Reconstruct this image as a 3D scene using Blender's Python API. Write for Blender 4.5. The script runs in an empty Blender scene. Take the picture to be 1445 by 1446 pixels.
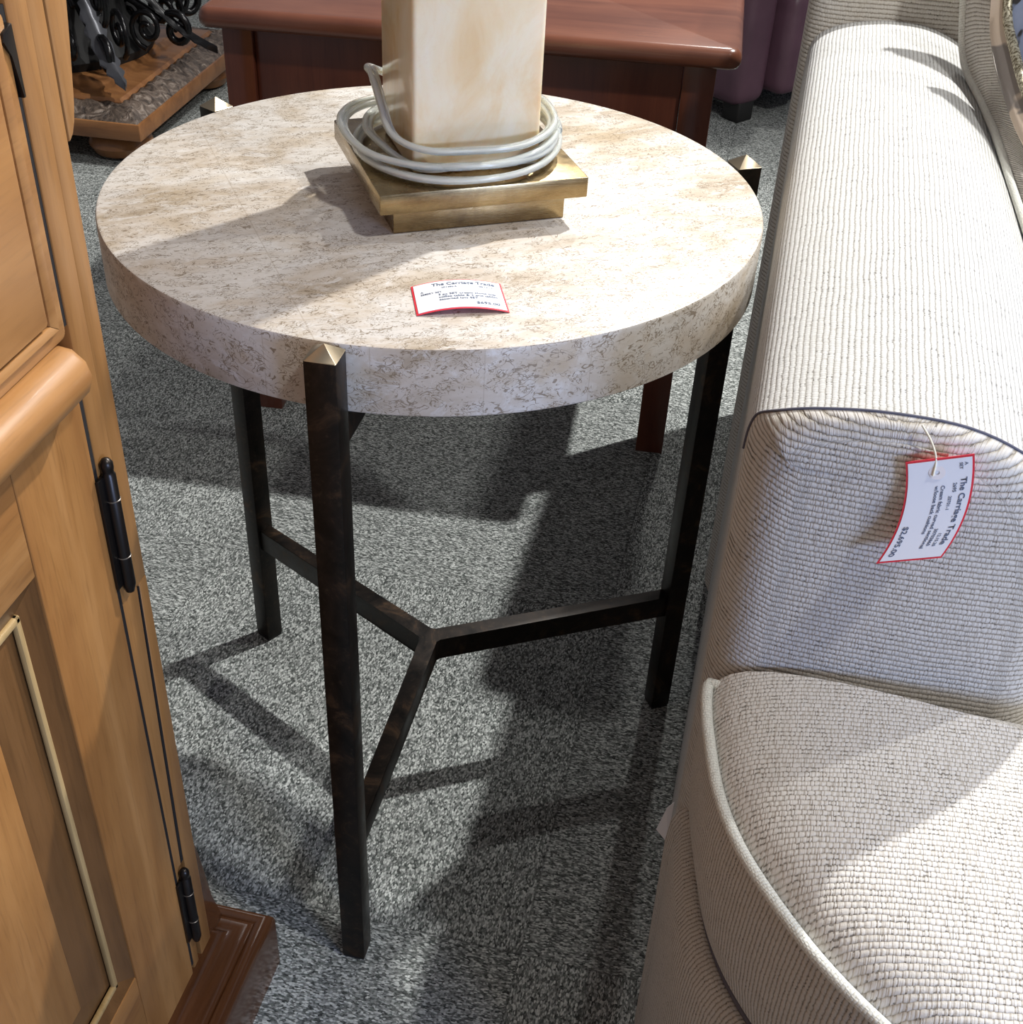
import bpy, bmesh, math, random
from mathutils import Vector, Matrix
random.seed(7)
PI = math.pi
R_ = math.radians
C = bpy.context.scene.collection
sc = bpy.context.scene

# ------------------------------------------------------------------ camera
cam_d = bpy.data.cameras.new('camera')
cam = bpy.data.objects.new('camera', cam_d)
C.objects.link(cam)
def camera_axes(yaw, pit, rol, turn):
    cy, sy, cp, sp = math.cos(yaw), math.sin(yaw), math.cos(pit), math.sin(pit)
    f = Vector((sy*cp, cy*cp, -sp)); r = Vector((cy, -sy, 0)); u = r.cross(f)
    cr, sr = math.cos(rol), math.sin(rol)
    r2, u2 = r*cr + u*sr, u*cr - r*sr
    M = Matrix.Rotation(turn, 3, 'Z')
    return M @ f, M @ r2, M @ u2
f_, r_, u_ = camera_axes(-0.0283028, 0.7001072, 0.0358789, R_(11))
loc = Vector((0.249776, -0.913793, 0.986807))
cam.matrix_world = Matrix(((r_.x, u_.x, -f_.x, loc.x), (r_.y, u_.y, -f_.y, loc.y), (r_.z, u_.z, -f_.z, loc.z), (0, 0, 0, 1)))
cam_d.sensor_fit = 'HORIZONTAL'; cam_d.sensor_width = 36
cam_d.lens = 1788.6/1445*36
cam_d.shift_x = (722.5-671.326)/1445
cam_d.shift_y = (866.678-723)/1445
cam_d.clip_start = 0.02
sc.camera = cam

# ------------------------------------------------------------------ light
sc.view_settings.view_transform = 'Standard'
sc.view_settings.look = 'None'
sc.view_settings.gamma = 1
sc.view_settings.use_curve_mapping = False
sc.view_settings.exposure = 0.40
w = bpy.data.worlds.new('showroom_air'); sc.world = w; w.use_nodes = True
bg = w.node_tree.nodes['Background']; bg.inputs[0].default_value = (0.95, 0.93, 1.0, 1); bg.inputs[1].default_value = 0.165

def spot(name, p, target, power, size, radius=0.035, col=(1, 1, 1), blend=0.5):
    d = bpy.data.lights.new(name, 'SPOT'); d.energy = power; d.spot_size = R_(size); d.spot_blend = blend
    d.shadow_soft_size = radius; d.color = col
    o = bpy.data.objects.new(name, d); C.objects.link(o); o.location = p
    o.rotation_euler = (Vector(target)-Vector(p)).to_track_quat('-Z', 'Y').to_euler()
    return o
def area(name, p, target, power, sx, sy, col=(1, 1, 1)):
    d = bpy.data.lights.new(name, 'AREA'); d.energy = power; d.shape = 'RECTANGLE'; d.size = sx; d.size_y = sy; d.color = col
    o = bpy.data.objects.new(name, d); C.objects.link(o); o.location = p
    o.rotation_euler = (Vector(target)-Vector(p)).to_track_quat('-Z', 'Y').to_euler()
    return o
spot('track_light_rear', (0.80, 1.27, 2.32), (0.05, 0.0, 0.4), 215, 100, 0.03, (1, 0.98, 0.95))
spot('track_light_side', (1.7, 0.95, 2.4), (0.1, 0.0, 0.5), 62, 100, 0.03, (1, 0.97, 0.92))
spot('track_light_front', (1.25, -0.65, 2.5), (0.2, -0.3, 0.4), 74, 120, 0.07, (1, 0.98, 0.95))
spot('track_light_back_aisle', (0.2, 2.6, 2.6), (-0.3, 1.7, 0.0), 60, 120, 0.05, (1, 0.97, 0.93))
area('shop_window', (2.3, -2.0, 0.95), (0.4, -0.3, 0.5), 38, 0.8, 0.35, (0.42, 0.58, 1.0))

# ------------------------------------------------------------------ mesh helpers
def finish(bm, name, m, parent=None, loc=None, smooth=35):
    bmesh.ops.remove_doubles(bm, verts=bm.verts, dist=1e-6)
    if smooth:
        for f in bm.faces: f.smooth = True
        for e in bm.edges:
            if len(e.link_faces) == 2 and e.calc_face_angle(0) > R_(smooth): e.smooth = False
    me = bpy.data.meshes.new(name)
    if parent is not None and loc is None:
        off = Vector(parent.get('_o', (0, 0, 0)))
        bmesh.ops.translate(bm, vec=-off, verts=bm.verts)
    bm.to_mesh(me); bm.free()
    o = bpy.data.objects.new(name, me); C.objects.link(o)
    if m: me.materials.append(m)
    if parent is not None: o.parent = parent
    return o
OFFS = {}
def build(name, bm, m, parent=None, smooth=35):
    """mesh given in world coordinates; stored relative to its parent's origin"""
    try: bmesh.ops.recalc_face_normals(bm, faces=bm.faces)
    except Exception: pass
    bmesh.ops.remove_doubles(bm, verts=bm.verts, dist=2e-6)
    if smooth:
        for f in bm.faces: f.smooth = True
        for e in bm.edges:
            if len(e.link_faces) == 2 and e.calc_face_angle(0) > R_(smooth): e.smooth = False
    if parent is not None:
        Mi = OFFS[parent.name].inverted()
        bmesh.ops.transform(bm, matrix=Mi, verts=bm.verts)
    me = bpy.data.meshes.new(name); bm.to_mesh(me); bm.free()
    o = bpy.data.objects.new(name, me); C.objects.link(o)
    if m: me.materials.append(m)
    if parent is not None:
        o.parent = parent; OFFS[o.name] = OFFS[parent.name].copy()
    else: OFFS[o.name] = Matrix.Identity(4)
    return o
def thing(name, label, cat, loc=(0, 0, 0), rz=0.0, group=None):
    o = bpy.data.objects.new(name, None); C.objects.link(o)
    o.empty_display_size = 0.05
    o.location = loc; o.rotation_euler = (0, 0, rz)
    o['label'] = label; o['category'] = cat
    if group: o['group'] = group
    OFFS[o.name] = Matrix.Translation(loc) @ Matrix.Rotation(rz, 4, 'Z')
    return o
def tag(o, label, cat, group=None):
    o['label'] = label; o['category'] = cat
    if group: o['group'] = group
    return o
def box(bm, lo, hi, bev=0.0, seg=2, M=None):
    vs = [bm.verts.new((x, y, z)) for x in (lo[0], hi[0]) for y in (lo[1], hi[1]) for z in (lo[2], hi[2])]
    F = [(0, 1, 3, 2), (4, 6, 7, 5), (0, 4, 5, 1), (2, 3, 7, 6), (0, 2, 6, 4), (1, 5, 7, 3)]
    fs = [bm.faces.new([vs[i] for i in f]) for f in F]
    out = vs
    if bev:
        es = list({e for f in fs for e in f.edges})
        r = bmesh.ops.bevel(bm, geom=es, offset=bev, segments=seg, profile=0.5, affect='EDGES')
        out = list({v for f in r['faces'] for v in f.verts} | {v for v in vs if v.is_valid})
    if M is not None: bmesh.ops.transform(bm, matrix=M, verts=out)
    return out
def prism(bm, pts, a, b, axis='z', bev=0.0):
    """extrude a 2-D outline between a and b along an axis"""
    def P(p, h):
        return {'z': (p[0], p[1], h), 'y': (p[0], h, p[1]), 'x': (h, p[0], p[1])}[axis]
    lo = [bm.verts.new(P(p, a)) for p in pts]; hi = [bm.verts.new(P(p, b)) for p in pts]
    n = len(pts); fs = [bm.faces.new(lo), bm.faces.new(hi)]
    for i in range(n): fs.append(bm.faces.new((lo[i], lo[(i+1) % n], hi[(i+1) % n], hi[i])))
    vs = lo+hi
    if bev:
        es = list({e for f in fs for e in f.edges})
        r = bmesh.ops.bevel(bm, geom=es, offset=bev, segments=2, profile=0.5, affect='EDGES')
        vs = list({v for f in r['faces'] for v in f.verts} | {v for v in vs if v.is_valid})
    return vs
def grid(bm, P, UV=None, close_u=False):
    uvl = bm.loops.layers.uv.verify()
    n, m = len(P), len(P[0])
    V = [[bm.verts.new(P[i][j]) for j in range(m)] for i in range(n)]
    for i in range(n-1):
        for j in range(m if close_u else m-1):
            k = (j+1) % m
            ids = ((i, j), (i, k), (i+1, k), (i+1, j))
            try: f = bm.faces.new([V[a][b] for a, b in ids])
            except ValueError: continue
            if UV:
                for l, (a, b) in zip(f.loops, ids):
                    uu = UV[a][b] if not (close_u and b == 0 and j == m-1) else UV[a][m] if len(UV[a]) > m else UV[a][b]
                    l[uvl].uv = uu
    return V
def tube(bm, path, r, n=10, closed=False, cap=True, flat=1.0):
    path = [Vector(p) for p in path]; N = len(path)
    rs = r if isinstance(r, (list, tuple)) else [r]*N
    uvl = bm.loops.layers.uv.verify()
    t0 = (path[1]-path[0]).normalized()
    up = Vector((0, 0, 1)) if abs(t0.z) < 0.9 else Vector((1, 0, 0))
    nrm = (up - t0*up.dot(t0)).normalized()
    rings = []; L = 0; Ls = []
    for i, p in enumerate(path):
        a = path[(i-1) % N] if (closed or i > 0) else p
        b = path[(i+1) % N] if (closed or i < N-1) else p
        t = (b-a).normalized()
        nrm = (nrm - t*nrm.dot(t)).normalized(); bi = t.cross(nrm)
        if i: L += (p-path[i-1]).length
        Ls.append(L)
        rings.append([bm.verts.new(p + nrm*math.cos(2*PI*k/n)*rs[i]*flat + bi*math.sin(2*PI*k/n)*rs[i]) for k in range(n)])
    for i in range(N if closed else N-1):
        A, B = rings[i], rings[(i+1) % N]
        for k in range(n):
            f = bm.faces.new((A[k], A[(k+1) % n], B[(k+1) % n], B[k]))
            lb = Ls[i+1] if i+1 < N else L+0.01
            for l, uv in zip(f.loops, ((k/n*2*PI*rs[i], Ls[i]), ((k+1)/n*2*PI*rs[i], Ls[i]), ((k+1)/n*2*PI*rs[i], lb), (k/n*2*PI*rs[i], lb))): l[uvl].uv = uv
    if not closed and cap:
        bm.faces.new(rings[0]); bm.faces.new(rings[-1])
    return rings
def lathe(bm, prof, c=(0, 0), n=32, M=None):
    rings = []
    for r, z in prof:
        rings.append([bm.verts.new((c[0]+r*math.cos(2*PI*k/n), c[1]+r*math.sin(2*PI*k/n), z)) for k in range(n)])
    for A, B in zip(rings, rings[1:]):
        for k in range(n): bm.faces.new((A[k], A[(k+1) % n], B[(k+1) % n], B[k]))
    bm.faces.new(rings[0]); bm.faces.new(rings[-1])
    if M is not None: bmesh.ops.transform(bm, matrix=M, verts=[v for r in rings for v in r])
def catmull(pts, n=8, closed=False):
    pts = [Vector(p) for p in pts]; out = []; N = len(pts)
    for i in range(N if closed else N-1):
        g = lambda k: pts[k % N] if closed else pts[max(0, min(N-1, k))]
        p0, p1, p2, p3 = g(i-1), g(i), g(i+1), g(i+2)
        for j in range(n):
            t = j/n
            out.append(0.5*((2*p1) + (p2-p0)*t + (2*p0-5*p1+4*p2-p3)*t*t + (3*p1-p0-3*p2+p3)*t**3))
    if not closed: out.append(pts[-1])
    return out
def arclen(pts):
    s = [0.0]
    for a, b in zip(pts, pts[1:]): s.append(s[-1] + (Vector(b)-Vector(a)).length)
    return s

# ------------------------------------------------------------------ materials
class N:
    def __init__(s, name):
        s.m = bpy.data.materials.new(name); s.m.use_nodes = True
        s.t = s.m.node_tree; s.b = s.t.nodes['Principled BSDF']
    def n(s, typ, **kw):
        x = s.t.nodes.new(typ)
        for k, v in kw.items(): setattr(x, k, v)
        return x
    def l(s, a, b): s.t.links.new(a, b)
    def val(s, inp, v):
        if hasattr(v, 'links') or isinstance(v, bpy.types.NodeSocket): s.l(v, inp)
        else: inp.default_value = v
    def math(s, op, a, b=None, c=None, clamp=False):
        x = s.n('ShaderNodeMath', operation=op); x.use_clamp = clamp
        s.val(x.inputs[0], a)
        if b is not None: s.val(x.inputs[1], b)
        if c is not None: s.val(x.inputs[2], c)
        return x.outputs[0]
    def coord(s, kind='Object', scale=(1, 1, 1), rot=(0, 0, 0)):
        tc = s.n('ShaderNodeTexCoord'); mp = s.n('ShaderNodeMapping')
        mp.inputs['Scale'].default_value = scale; mp.inputs['Rotation'].default_value = rot
        s.l(tc.outputs[kind], mp.inputs[0]); return mp.outputs[0]
    def noise(s, vec, scale, detail=3, rough=0.5, dist=0.0):
        x = s.n('ShaderNodeTexNoise'); s.l(vec, x.inputs['Vector'])
        x.inputs['Scale'].default_value = scale; x.inputs['Detail'].default_value = detail
        x.inputs['Roughness'].default_value = rough; x.inputs['Distortion'].default_value = dist
        return x.outputs['Fac']
    def ramp(s, fac, stops, interp='LINEAR'):
        x = s.n('ShaderNodeValToRGB'); x.color_ramp.interpolation = interp
        e = x.color_ramp.elements
        while len(e) < len(stops): e.new(0.5)
        for i, (p, c) in enumerate(stops):
            e[i].position = p; e[i].color = (*c, 1) if len(c) == 3 else c
        s.l(fac, x.inputs[0]); return x.outputs[0]
    def g(s, fac, a, b):   # smooth grey step
        return s.ramp(fac, [(a, (0, 0, 0)), (b, (1, 1, 1))])
    def mix(s, fac, a, b, mode='MIX'):
        x = s.n('ShaderNodeMix', data_type='RGBA', blend_type=mode)
        s.val(x.inputs[0], fac)
        for inp, v in ((x.inputs[6], a), (x.inputs[7], b)):
            if isinstance(v, tuple): inp.default_value = (*v, 1) if len(v) == 3 else v
            else: s.l(v, inp)
        return x.outputs[2]
    def bump(s, h, strength=0.5, dist=0.001, prev=None):
        x = s.n('ShaderNodeBump'); x.inputs['Strength'].default_value = strength; x.inputs['Distance'].default_value = dist
        s.l(h, x.inputs['Height'])
        if prev is not None: s.l(prev, x.inputs['Normal'])
        s.l(x.outputs[0], s.b.inputs['Normal']); return x.outputs[0]
    def col(s, c):
        if isinstance(c, tuple): s.b.inputs['Base Color'].default_value = (*c, 1)
        else: s.l(c, s.b.inputs['Base Color'])
    def p(s, **kw):
        for k, v in kw.items():
            k = k.replace('_', ' ')
            s.val(s.b.inputs[k], v)
        return s.m

def plain(name, c, rough=0.5, metal=0.0, **kw):
    k = N(name); k.col(c); return k.p(Roughness=rough, Metallic=metal, **kw)

def wood(name, dark, mid, light, axis, rough=0.35, scale=1.0, coat=0.0, fleck=0.25):
    k = N(name)
    sc3 = {'x': (1.2, 14, 14), 'y': (14, 1.2, 14), 'z': (14, 14, 1.2)}[axis]
    v = k.coord('Object', tuple(a*scale for a in sc3))
    a = k.noise(v, 2.2, 6, 0.6, 0.6)
    sf = {'x': (8, 120, 120), 'y': (120, 8, 120), 'z': (120, 120, 8)}[axis]
    v2 = k.coord('Object', tuple(b*scale for b in sf))
    b = k.noise(v2, 3.5, 2, 0.6)
    c = k.noise(k.coord('Object'), 9, 3, 0.55)
    col = k.ramp(a, [(0.28, dark), (0.5, mid), (0.74, light)])
    col = k.mix(k.math('MULTIPLY', k.g(b, 0.52, 0.72), fleck), col, tuple(x*0.35 for x in dark))
    col = k.mix(k.math('MULTIPLY', k.g(c, 0.4, 0.75), 0.35), col, tuple(min(1, x*1.25) for x in light))
    k.col(col); k.bump(b, 0.12, 0.0004)
    return k.p(Roughness=rough, Coat_Weight=coat, Coat_Roughness=0.12)

def fabric(name, hi, lo, dark, ribs='v', rp=0.0036, kp=0.0026, flecks=0.5, depth=0.0009, rib_w=0.75):
    k = N(name)
    uv = k.n('ShaderNodeUVMap'); sp = k.n('ShaderNodeSeparateXYZ'); k.l(uv.outputs[0], sp.inputs[0])
    U, Vv = sp.outputs[0], sp.outputs[1]
    if ribs == 'u': U, Vv = Vv, U     # ribs repeat across Vv, run along U
    wob = k.noise(uv.outputs[0], 25, 2, 0.5)
    wob2 = k.noise(uv.outputs[0], 330, 2, 0.5)
    vv = k.math('ADD', Vv, k.math('MULTIPLY', wob, 0.0022))
    vv = k.math('ADD', vv, k.math('MULTIPLY', wob2, 0.0015))
    x = k.math('DIVIDE', vv, rp)
    rib = k.math('ABSOLUTE', k.math('SINE', k.math('MULTIPLY', x, PI)))
    row = k.math('FLOOR', x)
    # slub along the thread: smooth noise, different on every rib
    cv = k.n('ShaderNodeCombineXYZ'); k.l(k.math('DIVIDE', U, kp), cv.inputs[0]); k.l(k.math('MULTIPLY', row, 5.37), cv.inputs[1])
    slub = k.noise(cv.outputs[0], 0.9, 2, 0.6)
    y = k.math('ADD', k.math('DIVIDE', U, kp), k.math('ADD', k.math('MULTIPLY', row, 0.5), k.math('MULTIPLY', slub, 2.6)))
    kn = k.math('ABSOLUTE', k.math('SINE', k.math('MULTIPLY', y, PI)))
    cell = k.n('ShaderNodeCombineXYZ'); k.l(k.math('FLOOR', y), cell.inputs[0]); k.l(row, cell.inputs[1])
    wn = k.n('ShaderNodeTexWhiteNoise', noise_dimensions='2D'); k.l(cell.outputs[0], wn.inputs['Vector'])
    rnd = wn.outputs['Value']
    h = k.math('ADD', k.math('MULTIPLY', k.math('POWER', rib, 0.7), rib_w), k.math('MULTIPLY', k.math('POWER', kn, 0.8), 1-rib_w))
    h2 = k.math('MULTIPLY', h, k.math('ADD', 0.62, k.math('MULTIPLY', slub, 0.72)))
    col = k.ramp(h2, [(0.14, dark), (0.42, lo), (0.78, hi)])
    # dark pinpricks where the ground thread shows between two knots
    f = k.math('GREATER_THAN', rnd, 1-0.13*flecks)
    low = k.math('MULTIPLY', k.math('LESS_THAN', rib, 0.66), k.math('LESS_THAN', kn, 0.72))
    col = k.mix(k.math('MULTIPLY', k.math('MULTIPLY', f, low), 0.7), col, tuple(c*0.3 for c in dark))
    fine = k.noise(uv.outputs[0], 1600, 2, 0.7)
    col = k.mix(k.math('MULTIPLY', k.g(fine, 0.42, 0.68), 0.3), col, tuple(min(1, c*1.08) for c in hi))
    blot = k.noise(uv.outputs[0], 55, 3, 0.6)
    col = k.mix(k.math('MULTIPLY', k.g(blot, 0.5, 0.8), 0.3), col, lo)
    k.col(col)
    n1 = k.bump(h2, 0.85, depth)
    k.bump(fine, 0.4, 0.0004, n1)
    return k.p(Roughness=0.92, Specular_IOR_Level=0.15, Sheen_Weight=0.1, Sheen_Roughness=0.5)

# carpet tiles, every other one turned a quarter
def carpet_mat():
    k = N('grey_loop_carpet')
    tc = k.n('ShaderNodeTexCoord'); sp = k.n('ShaderNodeSeparateXYZ'); k.l(tc.outputs['Object'], sp.inputs[0])
    X = k.math('DIVIDE', k.math('ADD', sp.outputs[0], 10.35), 0.5); Y = k.math('DIVIDE', k.math('ADD', sp.outputs[1], 10.23), 0.5)
    ch = k.math('MODULO', k.math('ADD', k.math('FLOOR', X), k.math('FLOOR', Y)), 2.0)
    def cells(sc3):
        x = k.n('ShaderNodeTexVoronoi'); x.inputs['Scale'].default_value = 1.0
        k.l(k.coord('Object', sc3), x.inputs['Vector']); r = k.n('ShaderNodeSeparateColor'); k.l(x.outputs['Color'], r.inputs[0])
        return k.math('ADD', k.math('MULTIPLY', r.outputs[0], 0.75), k.math('MULTIPLY', k.math('SUBTRACT', 1.0, x.outputs['Distance']), 0.25))
    n = k.mix(ch, cells((680, 340, 500)), cells((340, 680, 500)))
    big = k.noise(k.coord('Object'), 7, 4, 0.6)
    hue = k.noise(k.coord('Object', (300, 300, 300)), 0.9, 2, 0.6)
    col = k.ramp(n, [(0.12, (0.03, 0.033, 0.033)), (0.34, (0.125, 0.133, 0.128)), (0.58, (0.28, 0.295, 0.288)), (0.86, (0.60, 0.63, 0.61))])
    col = k.mix(k.math('MULTIPLY', k.g(hue, 0.45, 0.7), 0.35), col, (0.22, 0.27, 0.24), 'MIX')
    col = k.mix(k.math('MULTIPLY', k.g(big, 0.35, 0.7), 0.16), col, (0.08, 0.085, 0.085))
    fx = k.math('FRACT', X); fy = k.math('FRACT', Y)
    ex = k.math('MINIMUM', fx, k.math('SUBTRACT', 1.0, fx)); ey = k.math('MINIMUM', fy, k.math('SUBTRACT', 1.0, fy))
    seam = k.math('LESS_THAN', k.math('MINIMUM', ex, ey), 0.0022)
    col = k.mix(k.math('MULTIPLY', seam, 0.38), col, (0.02, 0.022, 0.022))
    k.col(col); k.bump(n, 0.7, 0.0018)
    return k.p(Roughness=0.95, Specular_IOR_Level=0.1)

def stone_mat(name, rim=False):
    k = N(name)
    ang = 0 if rim else R_(-2.8)
    v = k.coord('Object', (1, 1, 1), (0, 0, ang))
    st = k.coord('Object', (1, 1, 1.5) if rim else (1, 1.9, 1), (0, 0, ang))
    big = k.noise(st, 9, 5, 0.6, 0.5)
    col = k.ramp(big, [(0.32, (0.37, 0.30, 0.215)), (0.45, (0.53, 0.465, 0.385)), (0.56, (0.60, 0.565, 0.515))])
    blot = k.noise(st, 30, 6, 0.75, 1.2)
    col = k.mix(k.math('MULTIPLY', k.g(blot, 0.5, 0.64), 0.75), col, (0.68, 0.66, 0.625))
    och = k.noise(v, 14, 4, 0.6, 0.4)
    col = k.mix(k.math('MULTIPLY', k.g(och, 0.55, 0.72), 0.55), col, (0.40, 0.295, 0.16))
    # little crack marks: thin iso-lines of a stretched noise, broken up by another
    q = k.noise(st, 62, 1, 0.4, 2.4)
    line = k.math('LESS_THAN', k.math('ABSOLUTE', k.math('SUBTRACT', q, 0.5)), 0.022)
    brk = k.g(k.noise(st, 60, 3, 0.65), 0.5, 0.54)
    q3 = k.noise(st, 110, 1, 0.4, 2.6)
    line3 = k.math('LESS_THAN', k.math('ABSOLUTE', k.math('SUBTRACT', q3, 0.52)), 0.032)
    brk3 = k.g(k.noise(st, 70, 2, 0.6), 0.47, 0.53)
    line = k.math('MAXIMUM', k.math('MULTIPLY', line, brk), k.math('MULTIPLY', line3, brk3))
    brk = 1.0
    col = k.mix(k.math('MULTIPLY', k.math('MULTIPLY', line, brk), 0.75), col, (0.18, 0.13, 0.075))
    q2 = k.noise(st, 190, 2, 0.6, 1.2)
    sp = k.g(q2, 0.64, 0.71)
    col = k.mix(k.math('MULTIPLY', sp, 0.55), col, (0.24, 0.19, 0.13))
    # glued-on tile joints
    s = k.n('ShaderNodeSeparateXYZ'); k.l(v, s.inputs[0])
    if rim:
        tc = k.n('ShaderNodeTexCoord'); s2 = k.n('ShaderNodeSeparateXYZ'); k.l(tc.outputs['Object'], s2.inputs[0])
        a = k.math('ARCTAN2', s2.outputs[1], s2.outputs[0])
        f = k.math('FRACT', k.math('MULTIPLY', k.math('ADD', a, PI), 22/(2*PI)))
        jo = k.math('LESS_THAN', f, 0.009)
    else:
        f = k.math('FRACT', k.math('DIVIDE', k.math('ADD', s.outputs[0], 10.145), 0.2)); jo = k.math('LESS_THAN', f, 0.0045)
        row = k.math('FLOOR', k.math('DIVIDE', k.math('ADD', s.outputs[0], 10.145), 0.2))
        g = k.math('FRACT', k.math('DIVIDE', k.math('ADD', k.math('ADD', s.outputs[1], 10.05), k.math('MULTIPLY', row, 0.07)), 0.16))
        jo = k.math('MAXIMUM', jo, k.math('LESS_THAN', g, 0.004))
    col = k.mix(k.math('MULTIPLY', jo, 0.38), col, (0.33, 0.27, 0.20))
    k.col(col); k.bump(k.math('SUBTRACT', 1.0, k.math('MAXIMUM', k.math('MULTIPLY', line, brk), sp)), 0.3, 0.0004)
    return k.p(Roughness=0.42, Specular_IOR_Level=0.4)

def bronze_mat():
    k = N('rubbed_bronze')
    v = k.coord('Object'); a = k.noise(v, 26, 6, 0.7, 0.8); b = k.noise(v, 190, 3, 0.6)
    col = k.ramp(a, [(0.38, (0.006, 0.005, 0.004)), (0.55, (0.018, 0.012, 0.008)), (0.75, (0.10, 0.055, 0.026))])
    col = k.mix(k.math('MULTIPLY', k.g(b, 0.58, 0.78), 0.3), col, (0.10, 0.07, 0.04))
    k.col(col); k.bump(a, 0.15, 0.0005)
    return k.p(Roughness=k.ramp(a, [(0.3, (0.28,)*3), (0.7, (0.5,)*3)]), Metallic=0.55, Specular_IOR_Level=0.5)

def brass_mat():
    k = N('antique_brass')
    v = k.coord('Object'); a = k.noise(v, 22, 5, 0.65, 0.5); b = k.noise(k.coord('Object', (40, 40, 900)), 1.5, 2, 0.6)
    col = k.ramp(a, [(0.3, (0.20, 0.135, 0.07)), (0.55, (0.36, 0.26, 0.13)), (0.8, (0.50, 0.385, 0.21))])
    k.col(col); k.bump(b, 0.08, 0.0002)
    return k.p(Roughness=k.ramp(b, [(0.3, (0.2,)*3), (0.7, (0.34,)*3)]), Metallic=1.0)

def alabaster_mat():
    k = N('honey_alabaster')
    v = k.coord('Object', (1, 1, 0.8), (0.4, 0.5, 0.3))
    a = k.noise(v, 13, 7, 0.62, 1.3); b = k.noise(v, 30, 5, 0.6, 2.0)
    col = k.ramp(a, [(0.3, (0.70, 0.48, 0.24)), (0.43, (0.77, 0.61, 0.38)), (0.56, (0.80, 0.70, 0.51)), (0.75, (0.82, 0.76, 0.62))])
    line = k.math('SUBTRACT', 1.0, k.g(k.math('ABSOLUTE', k.math('SUBTRACT', b, 0.5)), 0.0, 0.02))
    col = k.mix(k.math('MULTIPLY', line, 0.12), col, (0.72, 0.50, 0.28))
    k.col(col)
    k.b.inputs['Subsurface Weight'].default_value = 0.35
    k.b.inputs['Subsurface Radius'].default_value = (0.02, 0.012, 0.007)
    k.b.inputs['Subsurface Scale'].default_value = 0.5
    return k.p(Roughness=0.22, Coat_Weight=0.3, Coat_Roughness=0.08)

M = {}
M['carpet'] = carpet_mat()
M['stone'] = stone_mat('fossil_stone_top'); M['stone_rim'] = stone_mat('fossil_stone_edge', True)
M['bronze'] = bronze_mat(); M['brass'] = brass_mat(); M['alabaster'] = alabaster_mat()
M['maple_z'] = wood('maple_upright', (0.215, 0.088, 0.023), (0.30, 0.137, 0.039), (0.39, 0.195, 0.066), 'z', 0.42, 1, 0.05)
M['maple_y'] = wood('maple_rail', (0.225, 0.092, 0.025), (0.31, 0.142, 0.041), (0.40, 0.20, 0.068), 'y', 0.42, 1, 0.05)
M['maple_pale'] = wood('maple_pale_bead', (0.34, 0.215, 0.08), (0.42, 0.28, 0.12), (0.5, 0.35, 0.16), 'z', 0.35)  # paler maple tone for the panel bead
M['glaze'] = wood('glazed_brown_recess', (0.10, 0.044, 0.013), (0.14, 0.064, 0.02), (0.19, 0.09, 0.03), 'z', 0.4)
M['walnut_y'] = wood('brown_plinth_wood', (0.055, 0.019, 0.007), (0.085, 0.031, 0.011), (0.13, 0.05, 0.019), 'y', 0.2, 1, 0.35)
M['mahog_x'] = wood('mahogany_top', (0.085, 0.026, 0.014), (0.13, 0.044, 0.024), (0.185, 0.07, 0.038), 'x', 0.26, 0.7, 0.25, 0.15)
M['mahog_z'] = wood('mahogany_upright', (0.07, 0.018, 0.01), (0.105, 0.028, 0.014), (0.15, 0.045, 0.022), 'z', 0.28, 0.8, 0.3, 0.2)
M['pine'] = wood('waxed_brown_wood', (0.10, 0.04, 0.015), (0.19, 0.08, 0.028), (0.27, 0.125, 0.046), 'x', 0.34, 1, 0.15)
M['cap'] = plain('worn_bronze_cap', (0.36, 0.30, 0.21), 0.32, 0.9)
M['iron'] = plain('wrought_iron_black', (0.006, 0.006, 0.007), 0.25, 0.3)
M['iron_matte'] = plain('cast_iron_matte', (0.006, 0.006, 0.006), 0.75)
M['silvered'] = plain('silvered_leaf_iron', (0.12, 0.125, 0.14), 0.35, 0.6)
M['gunmetal'] = plain('dark_hinge_metal', (0.035, 0.03, 0.027), 0.35, 0.85)
M['worn'] = plain('worn_steel', (0.22, 0.20, 0.18), 0.35, 0.9)
M['gap_shade'] = plain('painted_gap_shade', (0.006, 0.004, 0.003), 0.9)  # near-black colour standing in for the shade inside cabinet gaps
M['paper'] = plain('white_card', (0.83, 0.85, 0.88), 0.55)
M['red'] = plain('red_card', (0.72, 0.03, 0.05), 0.5)
M['ink'] = plain('grey_ink', (0.10, 0.13, 0.20), 0.7)
M['string'] = plain('white_nylon_string', (0.85, 0.80, 0.62), 0.35)
M['seam'] = plain('slate_seam_thread', (0.10, 0.10, 0.13), 0.8)
M['rubber'] = plain('black_glide', (0.01, 0.01, 0.01), 0.6)

k = N('clear_vinyl_cord')
k.col((0.93, 0.96, 0.92))
M['vinyl'] = k.p(Roughness=0.1, Transmission_Weight=0.72, IOR=1.3)
k = N('tinned_wire'); k.col((0.88, 0.88, 0.82)); M['wire'] = k.p(Roughness=0.3, Metallic=0.75)

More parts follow.
